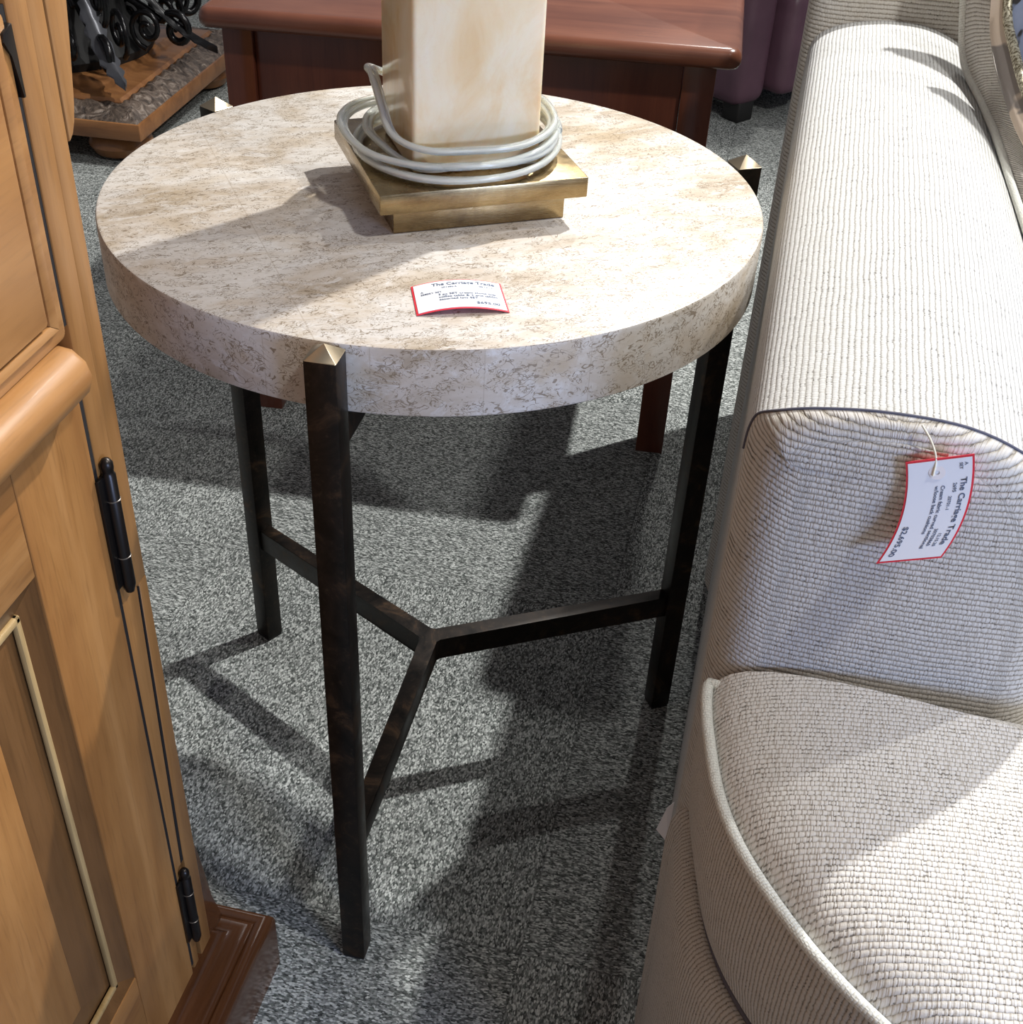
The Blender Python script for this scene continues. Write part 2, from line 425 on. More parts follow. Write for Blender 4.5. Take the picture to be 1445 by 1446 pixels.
HI, LO, DK = (0.58, 0.555, 0.51), (0.38, 0.345, 0.285), (0.165, 0.14, 0.105)
M['fab_along'] = fabric('ribbed_oatmeal_fabric_lengthways', (0.555, 0.56, 0.55), (0.40, 0.39, 0.36), (0.22, 0.205, 0.175), 'v', 0.0036, 0.0026, 0.9, 0.0007)
M['fab_level'] = fabric('ribbed_oatmeal_fabric_level', HI, LO, DK, 'v', 0.0038, 0.0026, 0.5, 0.0012)
M['fab_up'] = fabric('ribbed_oatmeal_fabric_upright', HI, LO, DK, 'u', 0.0034, 0.0028, 0.6)
M['fab_seat'] = fabric('slubby_oatmeal_seat_fabric', (0.73, 0.715, 0.68), (0.52, 0.49, 0.435), (0.26, 0.225, 0.175), 'v', 0.0034, 0.0029, 1.6, 0.0009, 0.6)
M['welt'] = fabric('pale_welt_fabric', (0.75, 0.76, 0.70), (0.62, 0.62, 0.56), (0.42, 0.42, 0.37), 'v', 0.0022, 0.0022, 0.2, 0.0005, 0.5)

k = N('plum_leather'); v = k.coord('Object'); a = k.noise(v, 6, 4, 0.6)
k.col(k.ramp(a, [(0.3, (0.085, 0.040, 0.062)), (0.7, (0.155, 0.078, 0.112))])); k.bump(k.noise(v, 220, 3, 0.6), 0.2, 0.0006)
M['leather'] = k.p(Roughness=0.42)

k = N('carved_grey_brown'); v = k.coord('Object'); a = k.noise(v, 40, 4, 0.6, 1.5)
k.col(k.ramp(a, [(0.35, (0.03, 0.022, 0.018)), (0.55, (0.12, 0.09, 0.07)), (0.72, (0.30, 0.25, 0.21))])); k.bump(a, 0.8, 0.006)
M['carved'] = k.p(Roughness=0.45)

k = N('tan_taupe_brocade'); v = k.coord('Object', (1, 1, 1)); a = k.noise(v, 11, 3, 0.5, 0.8)
k.col(k.ramp(a, [(0.0, (0.52, 0.42, 0.33)), (0.555, (0.56, 0.46, 0.36)), (0.575, (0.20, 0.175, 0.155)), (1.0, (0.23, 0.20, 0.18))])); k.bump(k.noise(v, 500, 2), 0.3, 0.0005)
M['brocade'] = k.p(Roughness=0.8, Sheen_Weight=0.2)
k = N('blue_charcoal_brocade'); v = k.coord('Object'); a = k.noise(v, 13, 3, 0.5, 0.6)
k.col(k.ramp(a, [(0.0, (0.03, 0.03, 0.032)), (0.44, (0.04, 0.04, 0.045)), (0.46, (0.27, 0.34, 0.52)), (0.56, (0.33, 0.40, 0.58)), (0.58, (0.20, 0.17, 0.14))])); k.bump(k.noise(v, 500, 2), 0.3, 0.0005)
M['brocade_front'] = k.p(Roughness=0.8)
k = N('gold_twist_cord'); v = k.coord('Object'); a = k.noise(v, 420, 2, 0.6)
k.col(k.ramp(a, [(0.4, (0.16, 0.13, 0.07)), (0.6, (0.72, 0.68, 0.52))])); k.bump(a, 0.8, 0.001)
M['goldcord'] = k.p(Roughness=0.35, Metallic=0.5)

# ------------------------------------------------------------------ the floor
bm = bmesh.new(); grid(bm, [[(-4, -3, 0), (4, -3, 0)], [(-4, 5, 0), (4, 5, 0)]])
fl = build('floor', bm, M['carpet'], smooth=0); fl['kind'] = 'structure'

# ------------------------------------------------------------------ round end table
TH = R_(19.957+11)
H, T, RT = 0.61, 0.048, 0.2502
tb = thing('round_end_table', 'round end table with mottled cream stone top on three dark bronze metal legs', 'table', (0, 0, 0), TH)
bm = bmesh.new(); n = 160
def ring(r, z): return [bm.verts.new((r*math.cos(2*PI*i/n), r*math.sin(2*PI*i/n), z)) for i in range(n)]
rs = [ring(RT-0.0022, H), ring(RT-0.0008, H-0.0006), ring(RT, H-0.0022), ring(RT, H-T+0.001), ring(RT-0.001, H-T)]
top = bm.faces.new(rs[0]); bot = bm.faces.new(rs[-1])
for A, B in zip(rs, rs[1:]):
    for i in range(n):
        f = bm.faces.new((A[i], A[(i+1) % n], B[(i+1) % n], B[i])); f.material_index = 1 if A is not rs[0] else 0
bot.material_index = 1
tt = build('tabletop', bm, M['stone'], tb); tt.data.materials.append(M['stone_rim'])
tt['label'] = 'cream and tan mottled stone disc'
RL, W, ZL, HP, HS, WS, TS = 0.2637, 0.0105, 0.6083, 0.0079, 0.1593, 0.0078, 0.0249
for kq in range(3):
    a = TH + kq*2*PI/3
    Mx = Matrix.Rotation(a, 4, 'Z')
    bm = bmesh.new()
    vs = box(bm, (RL-W, -W, 0.004), (RL+W, W, ZL))
    for f in list(bm.faces):
        if f.normal.length == 0: f.normal_update()
    bm.normal_update()
    tf = max(bm.faces, key=lambda f: f.calc_center_median().z)
    r = bmesh.ops.poke(bm, faces=[tf]); r['verts'][0].co.z += HP
    bmesh.ops.bevel(bm, geom=[e for e in bm.edges if abs(e.verts[0].co.z-e.verts[1].co.z) > 0.3], offset=0.0011, segments=2, profile=0.5, affect='EDGES')
    bmesh.ops.transform(bm, matrix=Mx, verts=bm.verts)
    bm.normal_update()
    for f in bm.faces:
        if f.normal.z > 0.5: f.material_index = 1
    leg = build('leg', bm, M['bronze'], tb); leg.data.materials.append(M['cap'])
    bm = bmesh.new(); box(bm, (RL-W+0.001, -W+0.001, 0), (RL+W-0.001, W-0.001, 0.0045)); bmesh.ops.transform(bm, matrix=Mx, verts=bm.verts)
    build('glide', bm, M['rubber'], leg)
# one welded Y of flat bars
bm = bmesh.new()
out = []
for kq in range(3):
    a = TH + kq*2*PI/3
    r = Vector((math.cos(a), math.sin(a))); t = Vector((-r.y, r.x))
    b = TH + (kq+0.5)*2*PI/3
    out += [r*(RL-W+0.0005) - t*WS, r*(RL-W+0.0005) + t*WS]
    q = Vector((math.cos(b), math.sin(b)))*(WS/math.sin(PI/3))
    nxt = Vector((math.cos(a+2*PI/3), math.sin(a+2*PI/3)))
    out += [q*1.0 + r*0.003, q*1.0 + nxt*0.003]
prism(bm, [(p.x, p.y) for p in out], HS-TS, HS, 'z', 0.0009)
build('stretcher', bm, M['bronze'], tb)
bm = bmesh.new(); prism(bm, [(p.x, p.y) for p in out], H-T-0.0252, H-T, 'z', 0.0009)
build('top_support', bm, M['bronze'], tb)

# ------------------------------------------------------------------ table lamp
LA = R_(19.6+11)
LC = Matrix.Rotation(R_(11), 4, 'Z') @ Vector((0.0174, -0.0003, 0))
lp = thing('table_lamp', 'square alabaster table lamp on stepped brass base with a clear cord coiled round it', 'lamp', (LC.x, LC.y, H), LA)
Ml = Matrix.Translation((LC.x, LC.y, 0)) @ Matrix.Rotation(LA, 4, 'Z')
bm = bmesh.new(); hw = 0.0643; box(bm, (-hw, -hw, H), (hw, hw, H+0.0195), 0.0006); bmesh.ops.transform(bm, matrix=Ml, verts=bm.verts)
build('plinth', bm, M['brass'], lp)
bm = bmesh.new(); hw = 0.0768; box(bm, (-hw, -hw, H+0.0192), (hw, hw, H+0.034), 0.001); bmesh.ops.transform(bm, matrix=Ml, verts=bm.verts)
build('base_plate', bm, M['brass'], lp)
bm = bmesh.new(); hw = 0.0462; box(bm, (-hw+0.001, -hw, H+0.034), (hw+0.003, hw, H+0.34), 0.0035, 4); bmesh.ops.transform(bm, matrix=Ml, verts=bm.verts)
build('column', bm, M['alabaster'], lp)
bm = bmesh.new(); hw = 0.052; box(bm, (-hw, -hw, H+0.34), (hw, hw, H+0.35), 0.001); lathe(bm, [(0.012, H+0.35), (0.012, H+0.37), (0.006, H+0.375), (0.006, H+0.43), (0.016, H+0.432), (0.016, H+0.47)], (0, 0), 20)
bmesh.ops.transform(bm, matrix=Ml, verts=bm.verts); build('neck', bm, M['brass'], lp)
# cord: a flat twin cord wound round the foot of the column
def cord_path(keys):
    """keys: (angle deg in lamp frame, radius, height above plate)"""
    pts = [(a, r, z) for a, r, z in keys]
    P = catmull([Vector(p) for p in pts], 10)
    return [Vector((q.y*math.cos(R_(q.x)), q.y*math.sin(R_(q.x)), H+0.034+q.z)) for q in P]
turns = [
 # big loop lying lowest, slack towards the viewer
 [(-290, 0.070, 0.004), (-240, 0.073, 0.0045), (-200, 0.073, 0.0045), (-160, 0.076, 0.005), (-125, 0.079, 0.005), (-95, 0.077, 0.005), (-60, 0.077, 0.006), (-30, 0.075, 0.008), (0, 0.074, 0.012), (35, 0.077, 0.014), (70, 0.074, 0.014), (110, 0.075, 0.016), (150, 0.081, 0.020), (172, 0.084, 0.019), (200, 0.080, 0.013), (230, 0.073, 0.011), (262, 0.070, 0.012), (300, 0.072, 0.014), (335, 0.073, 0.017)],
 [(-25, 0.074, 0.017), (8, 0.070, 0.022), (40, 0.075, 0.024), (80, 0.070, 0.024), (115, 0.071, 0.034), (143, 0.068, 0.048), (165, 0.060, 0.050), (188, 0.058, 0.036), (212, 0.065, 0.024), (235, 0.066, 0.020), (265, 0.062, 0.020), (300, 0.069, 0.021), (330, 0.071, 0.024), (360, 0.067, 0.027), (400, 0.073, 0.022), (450, 0.069, 0.018), (490, 0.070, 0.014), (520, 0.066, 0.014), (555, 0.063, 0.013), (590, 0.068, 0.008), (615, 0.072, 0.0125), (645, 0.072, 0.0125), (680, 0.073, 0.013), (715, 0.071, 0.02), (760, 0.076, 0.006), (800, 0.071, 0.006)],
]
bm = bmesh.new(); bw = bmesh.new()
for ks in turns:
    P = [Ml @ p for p in cord_path(ks)]
    for sgn in (-1, 1):
        Q = []
        for i, p in enumerate(P):
            t = (P[min(i+1, len(P)-1)] - P[max(i-1, 0)]).normalized()
            s = t.cross(Vector((0, 0, 1))).normalized(); up = s.cross(t)
            d = (s*0.75 + up*0.66*(0.6+0.4*math.sin(i*0.11))).normalized()
            Q.append(p + d*sgn*0.0021)
        tube(bm, Q, 0.0025, 10); tube(bw, Q, 0.0009, 6)
cd = build('power_cord', bm, M['vinyl'], lp, smooth=80); cd['label'] = 'clear twin cord wound round the column'
build('wire_core', bw, M['wire'], cd, smooth=80)

# ------------------------------------------------------------------ writing
def text_mesh(txt, size, at, align='LEFT', squeeze=1.0):
    cu = bpy.data.curves.new('writing', 'FONT'); cu.body = txt; cu.size = size; cu.align_x = align; cu.resolution_u = 3; cu.offset = size*0.02
    o = bpy.data.objects.new('writing', cu); C.objects.link(o)
    dg = bpy.context.evaluated_depsgraph_get(); me = bpy.data.meshes.new_from_object(o.evaluated_get(dg))
    bpy.data.objects.remove(o)
    bm = bmesh.new(); bm.from_mesh(me); bpy.data.meshes.remove(me)
    for v in bm.verts: v.co = Vector((v.co.x*squeeze+at[0], v.co.y+at[1], 0))
    return bm
def sheet(w_, h_, inset, thick, fn, nx=24, ny=6):
    bm = bmesh.new()
    xs = [inset+(w_-2*inset)*i/nx for i in range(nx+1)]; ys = [inset+(h_-2*inset)*j/ny for j in range(ny+1)]
    A = grid(bm, [[fn(x, y, 0) for x in xs] for y in ys]); B = grid(bm, [[fn(x, y, -thick) for x in xs] for y in ys])
    nY, nX = len(ys), len(xs)
    loop = [(0, i) for i in range(nX)] + [(j, nX-1) for j in range(1, nY)] + [(nY-1, i) for i in range(nX-2, -1, -1)] + [(j, 0) for j in range(nY-2, 0, -1)]
    for a, b in zip(loop, loop[1:]+loop[:1]): bm.faces.new((A[a[0]][a[1]], A[b[0]][b[1]], B[b[0]][b[1]], B[a[0]][a[1]]))
    return bm
def make_tag(root, w_, h_, fn, lines):
    card = build('card', sheet(w_, h_, 0, 0.0004, fn), M['red'], root); card['label'] = 'red border and back of the card'
    face = build('printed_face', sheet(w_, h_, 0.0013, 0.0002, lambda x, y, d: fn(x, y, d+0.0003)), M['paper'], card)
    face['label'] = 'white printed face'
    al = bmesh.new()
    for txt, size, at, al_, sq in lines:
        b = text_mesh(txt, size, at, al_, sq)
        bmesh.ops.triangulate(b, faces=b.faces)
        for v in b.verts: v.co = fn(v.co.x, v.co.y, 0.0005)
        me = bpy.data.meshes.new('t'); b.to_mesh(me); b.free(); al.from_mesh(me); bpy.data.meshes.remove(me)
    wr = build('printed_text', al, M['ink'], card, smooth=0); wr['label'] = 'small dark grey lettering'

tw, th_ = 0.060, 0.041
lines1 = [('The Carriage Trade', 0.0052, (0.034, 0.0335), 'CENTER', 1.0), ('201486-5', 0.0027, (0.019, 0.0295), 'LEFT', 1.0), ('08.12.21', 0.0027, (0.044, 0.0295), 'LEFT', 1.0),
          ('A', 0.0030, (0.005, 0.0265), 'LEFT', 1.0), ('EMERY SET', 0.0030, (0.005, 0.0232), 'LEFT', 0.95),
          ('3 pc SET cream stone top', 0.0036, (0.016, 0.0195), 'LEFT', 1.0), ('coffee table & 2 end tables', 0.0036, (0.016, 0.0160), 'LEFT', 1.0), ('assorted legs SET', 0.0036, (0.016, 0.0125), 'LEFT', 1.0),
          ('$695.00', 0.0048, (0.055, 0.0055), 'RIGHT', 1.0)]
p0 = Matrix.Rotation(R_(11), 3, 'Z') @ Vector((0.0058, -0.2068, 0)); ax = R_(10.5+11)
X1 = Vector((math.cos(ax), math.sin(ax), 0)); Y1 = Vector((-math.sin(ax), math.cos(ax), 0))
def fn1(x, y, d):
    q = (x/tw-0.5)*2
    return p0 + X1*(x) + Y1*(y) + Vector((0, 0, H+0.0006+0.0042*(1-q*q)+d))
t1 = thing('price_tag', 'small white price card with red edge lying arched on the stone tabletop', 'price tag', tuple(p0+Vector((0, 0, H))), ax)
make_tag(t1, tw, th_, fn1, lines1)

# ------------------------------------------------------------------ sofa
sofa = thing('curved_sofa', 'oatmeal ribbed fabric sofa with broad padded arm and bowed seat front, right of the table', 'sofa', (0.7, -0.1, 0.0))
# arm section (u, z), from the outside bottom over the crown to the inside bottom
prof = [(0.263, 0.02), (0.263, 0.12), (0.263, 0.25), (0.2625, 0.38), (0.262, 0.48), (0.2615, 0.56), (0.2615, 0.590), (0.2630, 0.608), (0.2685, 0.620), (0.282, 0.6285), (0.303, 0.6345), (0.335, 0.638), (0.368, 0.636), (0.398, 0.626), (0.425, 0.609), (0.447, 0.584), (0.461, 0.55), (0.468, 0.50), (0.470, 0.43), (0.470, 0.30), (0.470, 0.10), (0.470, 0.02)]
prof = [(p.x, p.y) for p in catmull([Vector((a, b, 0)) for a, b in prof], 4)]
sl = arclen([Vector((a, b, 0)) for a, b in prof])
nrm = []
for i in range(len(prof)):
    a, b = prof[max(0, i-1)], prof[min(len(prof)-1, i+1)]
    t = Vector((b[0]-a[0], b[1]-a[1])).normalized(); nrm.append(Vector((-t.y, t.x)))
VF = -0.298
def rad(i): return 0.011 + 0.021*abs(nrm[i].x)**1.5
v_edge = [VF+rad(i) for i in range(len(prof))]
bm = bmesh.new(); vs_ = [0, 0.02, 0.06, 0.15, 0.3, 0.45, 0.6, 0.75, 0.9, 1.0]
Pg, Ug = [], []
for f in vs_:
    row, ur = [], []
    for i, (u, z) in enumerate(prof):
        v = v_edge[i]*(1-f) + 0.46*f
        dome = 0.0025*math.sin(PI*min(1, f*1.0))
        row.append((u+nrm[i].x*dome*0.3, v, z+nrm[i].y*dome+0.013*f*max(0, min(1, (z-0.5)/0.1)))); ur.append((v, sl[i]))
    Pg.append(row); Ug.append(ur)
grid(bm, Pg, Ug)
armo = build('arm', bm, M['fab_along'], sofa, smooth=60)
# front facing of the arm
bm = bmesh.new(); Pg, Ug = [], []
for kq in range(7):
    th = kq/6*PI/2
    row, ur = [], []
    for i, (u, z) in enumerate(prof):
        r = rad(i)
        uu, zz, vv = u-nrm[i].x*r*(1-math.cos(th)), z-nrm[i].y*r*(1-math.cos(th)), v_edge[i]-r*math.sin(th)
        row.append((uu, vv, zz)); ur.append((uu-0.4*r*math.sin(th)*(1 if nrm[i].x < 0 else -1), zz-0.3*r*math.sin(PI/2-th)*abs(nrm[i].x)))
    Pg.append(row); Ug.append(ur)
last = Pg[-1]
for t in (0.1, 0.25, 0.45, 0.7, 1.0):
    row, ur = [], []
    for (u, v, z) in last:
        uu = u + (0.366-u)*t; row.append((uu, v-0.0035*math.sin(t*PI/2), z if z < 0.5 else z)); ur.append((uu, z))
    Pg.append(row); Ug.append(ur)
grid(bm, Pg, Ug)
build('arm_front', bm, M['fab_level'], sofa, smooth=60)
bm = bmesh.new()
sp_ = [(prof[i][0]+nrm[i].x*0.0004, v_edge[i]-0.0006, prof[i][1]+nrm[i].y*0.0004) for i in range(len(prof)) if prof[i][1] > 0.585]
tube(bm, sp_, 0.0008, 6); build('seam', bm, M['seam'], armo, smooth=80)

# bowed plan outline of seat, from the outer corner round the front
bow = [(0.2675, -0.296), (0.268, -0.315), (0.2725, -0.345), (0.283, -0.391), (0.299, -0.429), (0.322, -0.464), (0.348, -0.496), (0.378, -0.524), (0.42, -0.556), (0.48, -0.59), (0.56, -0.62), (0.68, -0.645), (0.85, -0.655), (1.05, -0.655)]
bow = [(p.x, p.y) for p in catmull([Vector((a, b, 0)) for a, b in bow], 6)]
def off(pts, d):
    o = []
    for i in range(len(pts)):
        a, b = pts[max(0, i-1)], pts[min(len(pts)-1, i+1)]
        t = Vector((b[0]-a[0], b[1]-a[1])).normalized(); o.append((pts[i][0]-t.y*d, pts[i][1]+t.x*d))
    return o   # d > 0 moves to the left of travel (inwards)
sb = arclen([Vector((a, b, 0)) for a, b in bow])
# cushion border
bm = bmesh.new(); Pg, Ug = [], []
for z, d in ((0.285, 0.024), (0.298, 0.017), (0.312, 0.0075), (0.34, 0.001), (0.37, -0.0012), (0.40, -0.0008), (0.42, 0.001), (0.430, 0.0032)):
    o = off(bow, d); Pg.append([(a, b, z) for a, b in o]); Ug.append([(s, z) for s in sb])
grid(bm, Pg, Ug)
cush = build('seat_cushion_border', bm, M['fab_up'], sofa, smooth=70)
# cushion top
n_b = len(bow)
back = [(1.05, -0.4), (1.05, -0.1), (1.05, 0.2), (1.05, 0.40), (0.9, 0.40), (0.75, 0.40), (0.6, 0.40), (0.478, 0.40), (0.478, 0.2), (0.478, 0.05), (0.478, -0.12), (0.478, -0.288), (0.46, -0.300), (0.42, -0.301), (0.38, -0.301), (0.34, -0.301), (0.30, -0.301), (0.275, -0.2995)]
outl = [Vector(p) for p in off(bow, 0.003)] + [Vector(p) for p in back]
cen = Vector((0.74, -0.40))
bm = bmesh.new(); Pg, Ug = [], []
ts = (0, 0.004, 0.010, 0.02, 0.04, 0.07, 0.11, 0.16, 0.23, 0.32, 0.45, 0.62, 0.8, 0.97)
for t in ts:
    row, ur = [], []
    for i, p in enumerate(outl):
        q = p.lerp(cen, t); d = (q-p).length
        edge = 0.0135*(1-math.exp(-d/0.009)) + 0.033*(1-math.exp(-d/0.075))
        z = 0.431 + edge
        row.append((q.x, q.y, z)); ur.append((q.x, q.y))
    Pg.append(row); Ug.append(ur)
grid(bm, Pg, Ug, close_u=True)
for f in bm.faces:
    uvl = bm.loops.layers.uv.verify()
    for l in f.loops: l[uvl].uv = (l.vert.co.x, l.vert.co.y)
seat = build('seat_cushion', bm, M['fab_seat'], sofa, smooth=80)
# welt round the cushion's top edge
bm = bmesh.new()
wp = [(0.30, -0.3015, 0.4335), (0.285, -0.3015, 0.4335), (0.274, -0.3, 0.4335)] + [(a, b, 0.4325) for a, b in off(bow, -0.0005)[1:]]
tube(bm, wp, 0.0037, 8); build('welt', bm, M['welt'], seat, smooth=80)
# front rail under the cushion
bm = bmesh.new(); Pg, Ug = [], []
sec = ((0.02, 0.004), (0.10, 0.003), (0.20, 0.0015), (0.262, 0.0005), (0.283, 0.002), (0.294, 0.0065), (0.299, 0.0125), (0.297, 0.019), (0.288, 0.026))
bow2 = [(0.2625, -0.285)] + bow[2:]
sb2 = arclen([Vector((a, b, 0)) for a, b in bow2])
for z, d in sec:
    o = off(bow2, d-0.0045); Pg.append([(a, b, z) for a, b in o]); Ug.append([(s, z+d) for s in sb2])
grid(bm, Pg, Ug)
rail = build('front_rail', bm, M['fab_up'], sofa, smooth=70)
bm = bmesh.new(); tube(bm, [(a, b, 0.3005) for a, b in off(bow, 0.0125)], 0.0022, 6); build('seam', bm, M['seam'], rail, smooth=80)
# body under the seat, back
bm = bmesh.new(); box(bm, (0.472, -0.28, 0.02), (1.05, 0.46, 0.40), 0.01)
build('seat_deck', bm, M['fab_up'], sofa)
def uvbox(bm, ax_):
    uvl = bm.loops.layers.uv.verify(); bm.normal_update()
    for f in bm.faces:
        n_ = f.normal
        for l in f.loops:
            c = l.vert.co
            if abs(n_.z) > 0.7: l[uvl].uv = (c.x, c.y)
            elif abs(n_.x) > abs(n_.y): l[uvl].uv = (c.y, c.z)
            else: l[uvl].uv = (c.x, c.z)
bm = bmesh.new(); box(bm, (0.255, 0.435, 0.02), (1.05, 0.80, 0.715), 0.022, 4)
for v in bm.verts:
    if v.co.y < 0.55: v.co.y += (v.co.z-0.64)*0.22
uvbox(bm, 0); build('back_frame', bm, M['fab_level'], sofa, smooth=60)
for px_ in (0.32, 0.98):
    for py_ in (-0.2, 0.58):
        bm = bmesh.new(); box(bm, (px_-0.03, py_-0.03, 0.0), (px_+0.03, py_+0.03, 0.022), 0.003); build('foot', bm, M['mahog_z'], sofa)

# loose back cushion slumped over the arm
W1 = catmull([(0.372, 0.428, 0.80), (0.380, 0.395, 0.74), (0.387, 0.365, 0.692), (0.397, 0.335, 0.650), (0.414, 0.275, 0.633), (0.424, 0.2, 0.627), (0.436, 0.11, 0.614), (0.448, 0.02, 0.603), (0.462, -0.06, 0.60)], 5)
W2 = catmull([(0.392, 0.405, 0.80), (0.398, 0.37, 0.755), (0.404, 0.33, 0.702), (0.411, 0.285, 0.672), (0.424, 0.23, 0.650), (0.438, 0.15, 0.636), (0.451, 0.07, 0.627), (0.468, -0.01, 0.620), (0.485, -0.085, 0.615)], 5)
sw = arclen(W1)
bc = thing('back_cushion', 'loose oatmeal ribbed back cushion with pale welt, leaning in the corner behind the arm', 'cushion', (0.65, 0.2, 0.45))
bm = bmesh.new(); Pg, Ug = [], []
for i in range(len(W1)):
    a, b = W1[i], W2[i]; m_ = (a+b)/2 + Vector((-0.002, -0.001, 0.002))
    Rr = Vector((0.5, 0.02, 0.02))
    Pg.append([a+Rr*0.9+Vector((0, 0, -0.05)), a+Rr*0.4+Vector((0, 0, -0.05)), a+Vector((0.02, 0.002, -0.002)), a, m_, b, b+Vector((0.012, 0.004, -0.014)), b+Rr*0.3+Vector((0, 0, -0.045)), b+Rr*0.9+Vector((0, 0, -0.04))])
    Ug.append([(0.3, sw[i]), (0.15, sw[i]), (-0.02, sw[i]), (0, sw[i]), (0.016, sw[i]), (0.032, sw[i]), (0.05, sw[i]), (0.2, sw[i]), (0.4, sw[i])])
grid(bm, Pg, Ug)
cb = build('cushion_cover', bm, M['fab_level'], bc, smooth=60)
bm = bmesh.new(); tube(bm, W1, 0.0042, 8); build('welt', bm, M['welt'], bc, smooth=80)
bm = bmesh.new(); tube(bm, [p+Vector((0.002, 0, 0.001)) for p in W2], 0.0012, 6); build('seam', bm, M['seam'], bc, smooth=80)

# throw pillow
tp = thing('throw_pillow', 'throw pillow in blue, charcoal and tan brocade edged with gold cord, on the sofa', 'pillow', (0.60, 0.2, 0.62))
E1 = [Vector(p) for p in ((0.405, 0.33, 0.785), (0.4145, 0.295, 0.708), (0.424, 0.25, 0.683), (0.440, 0.18, 0.659), (0.462, 0.10, 0.648), (0.50, 0.02, 0.645))]
E1 = catmull(E1, 6)
far = Vector((0.36, -0.06, 0.10))
def pillow_half(sgn, dz):
    bm = bmesh.new(); rows = []
    for i, p in enumerate(E1):
        row = []
        for j in range(13):
            t = j/12
            b_ = 1-(1-min(1, t*2.2))**2.2 if t < 0.5 else 1-(max(0, t-0.5)*2)**3
            endf = math.sin(PI*(0.08+0.84*i/(len(E1)-1)))**0.5
            if sgn > 0: q = p + far*t + Vector((-0.35, -0.5, 0.79)).normalized()*b_*dz*endf
            else: q = p + far*t**2.5 + Vector((-0.75, 0.0, -0.45))*0.034*math.sin(PI*min(1, t*1.25)) + Vector((0, 0, -0.02))*t
            row.append(q)
        rows.append(row)
    grid(bm, rows); return bm
build('pillow_front', pillow_half(1, 0.055), M['brocade_front'], tp, smooth=80)['label'] = 'blue and charcoal patterned front'
build('pillow_back', pillow_half(-1, 0.030), M['brocade'], tp, smooth=80)['label'] = 'tan back with taupe blots'
bm = bmesh.new(); tube(bm, E1, 0.0042, 8); build('cord_trim', bm, M['goldcord'], tp, smooth=80)

# price tag hanging on the arm front
lines2 = [('The Carriage Trade', 0.0052, (0.034, 0.0325), 'CENTER', 1.0), ('A', 0.0027, (0.004, 0.0345), 'LEFT', 1.0), ('SET', 0.0027, (0.004, 0.0315), 'LEFT', 1.0), ('2695', 0.0030, (0.016, 0.0283), 'LEFT', 1.0), ('20701-1', 0.0027, (0.024, 0.0265), 'LEFT', 1.0),
          ('12.15.20', 0.0027, (0.047, 0.0283), 'LEFT', 0.9), ('30703860', 0.0030, (0.044, 0.0245), 'LEFT', 0.9),
          ('Cream fabric curved sectional', 0.0033, (0.017, 0.0212), 'LEFT', 0.98), ('w/loose back cushions', 0.0033, (0.017, 0.0176), 'LEFT', 1.0),
          ('$2,695.00', 0.0048, (0.060, 0.0045), 'RIGHT', 1.0)]
def fn2(x, y, d):
    # x runs down the hanging card, y from its left to its right side
    s = x/tw2
    u = 0.3450 + y*0.80 + 0.012*math.sin(s*PI*0.5)**1.0*(1 if True else 0) - 0.0135*s*s
    z = 0.621 - x*0.955 + y*0.31
    v = -0.3045 - 0.002 - 0.010*s*s - y*0.05
    return Vector((u, v, z)) + Vector((-0.1, -1, 0.1)).normalized()*d
tw2, th2 = 0.064, 0.040
t2 = thing('price_tag', 'white price card with red edge hanging sideways from a string on the sofa arm front', 'price tag', (0.36, -0.31, 0.59))
make_tag(t2, tw2, th2, fn2, lines2)
bm = bmesh.new(); tube(bm, catmull([(0.349, -0.2985, 0.640), (0.355, -0.303, 0.634), (0.3595, -0.307, 0.626), (0.3602, -0.3085, 0.6165)], 6), 0.0006, 6)
build('string', bm, M['string'], t2, smooth=80)
bm = bmesh.new()
pc = fn2(0.0085, 0.0185, 0.0006); nn = Vector((-0.1, -1, 0.1)).normalized(); e1 = nn.cross(Vector((0, 0, 1))).normalized(); e2 = e1.cross(nn)
rg = [[bm.verts.new(pc + (e1*math.cos(a)+e2*math.sin(a))*r) for a in [2*PI*i/20 for i in range(20)]] for r in (0.0042, 0.0012)]
for i in range(20): bm.faces.new((rg[0][i], rg[0][(i+1) % 20], rg[1][(i+1) % 20], rg[1][i]))
build('reinforcement_ring', bm, plain('ring_sticker', (0.88, 0.84, 0.83), 0.4), t2)

# small paper label sticking out behind the arm
bm = bmesh.new()
def fn3(x, y, d): return Vector((0.2615-0.010*(x/0.02), -0.205+0.004*d/0.0004-y*0.15, 0.21+0.012+y-x*0.35))
pts = [(0.2612, -0.24, 0.205), (0.2512, -0.235, 0.212), (0.2565, -0.232, 0.236), (0.2612, -0.23, 0.242)]
A = [bm.verts.new(p) for p in pts]; B = [bm.verts.new((p[0], p[1]+0.0006, p[2])) for p in pts]
bm.faces.new(A); bm.faces.new(B)
for i in range(4): bm.faces.new((A[i], A[(i+1) % 4], B[(i+1) % 4], B[i]))
build('care_label', bm, M['paper'], sofa, smooth=0)['label'] = 'white paper label sticking out of the outer side'

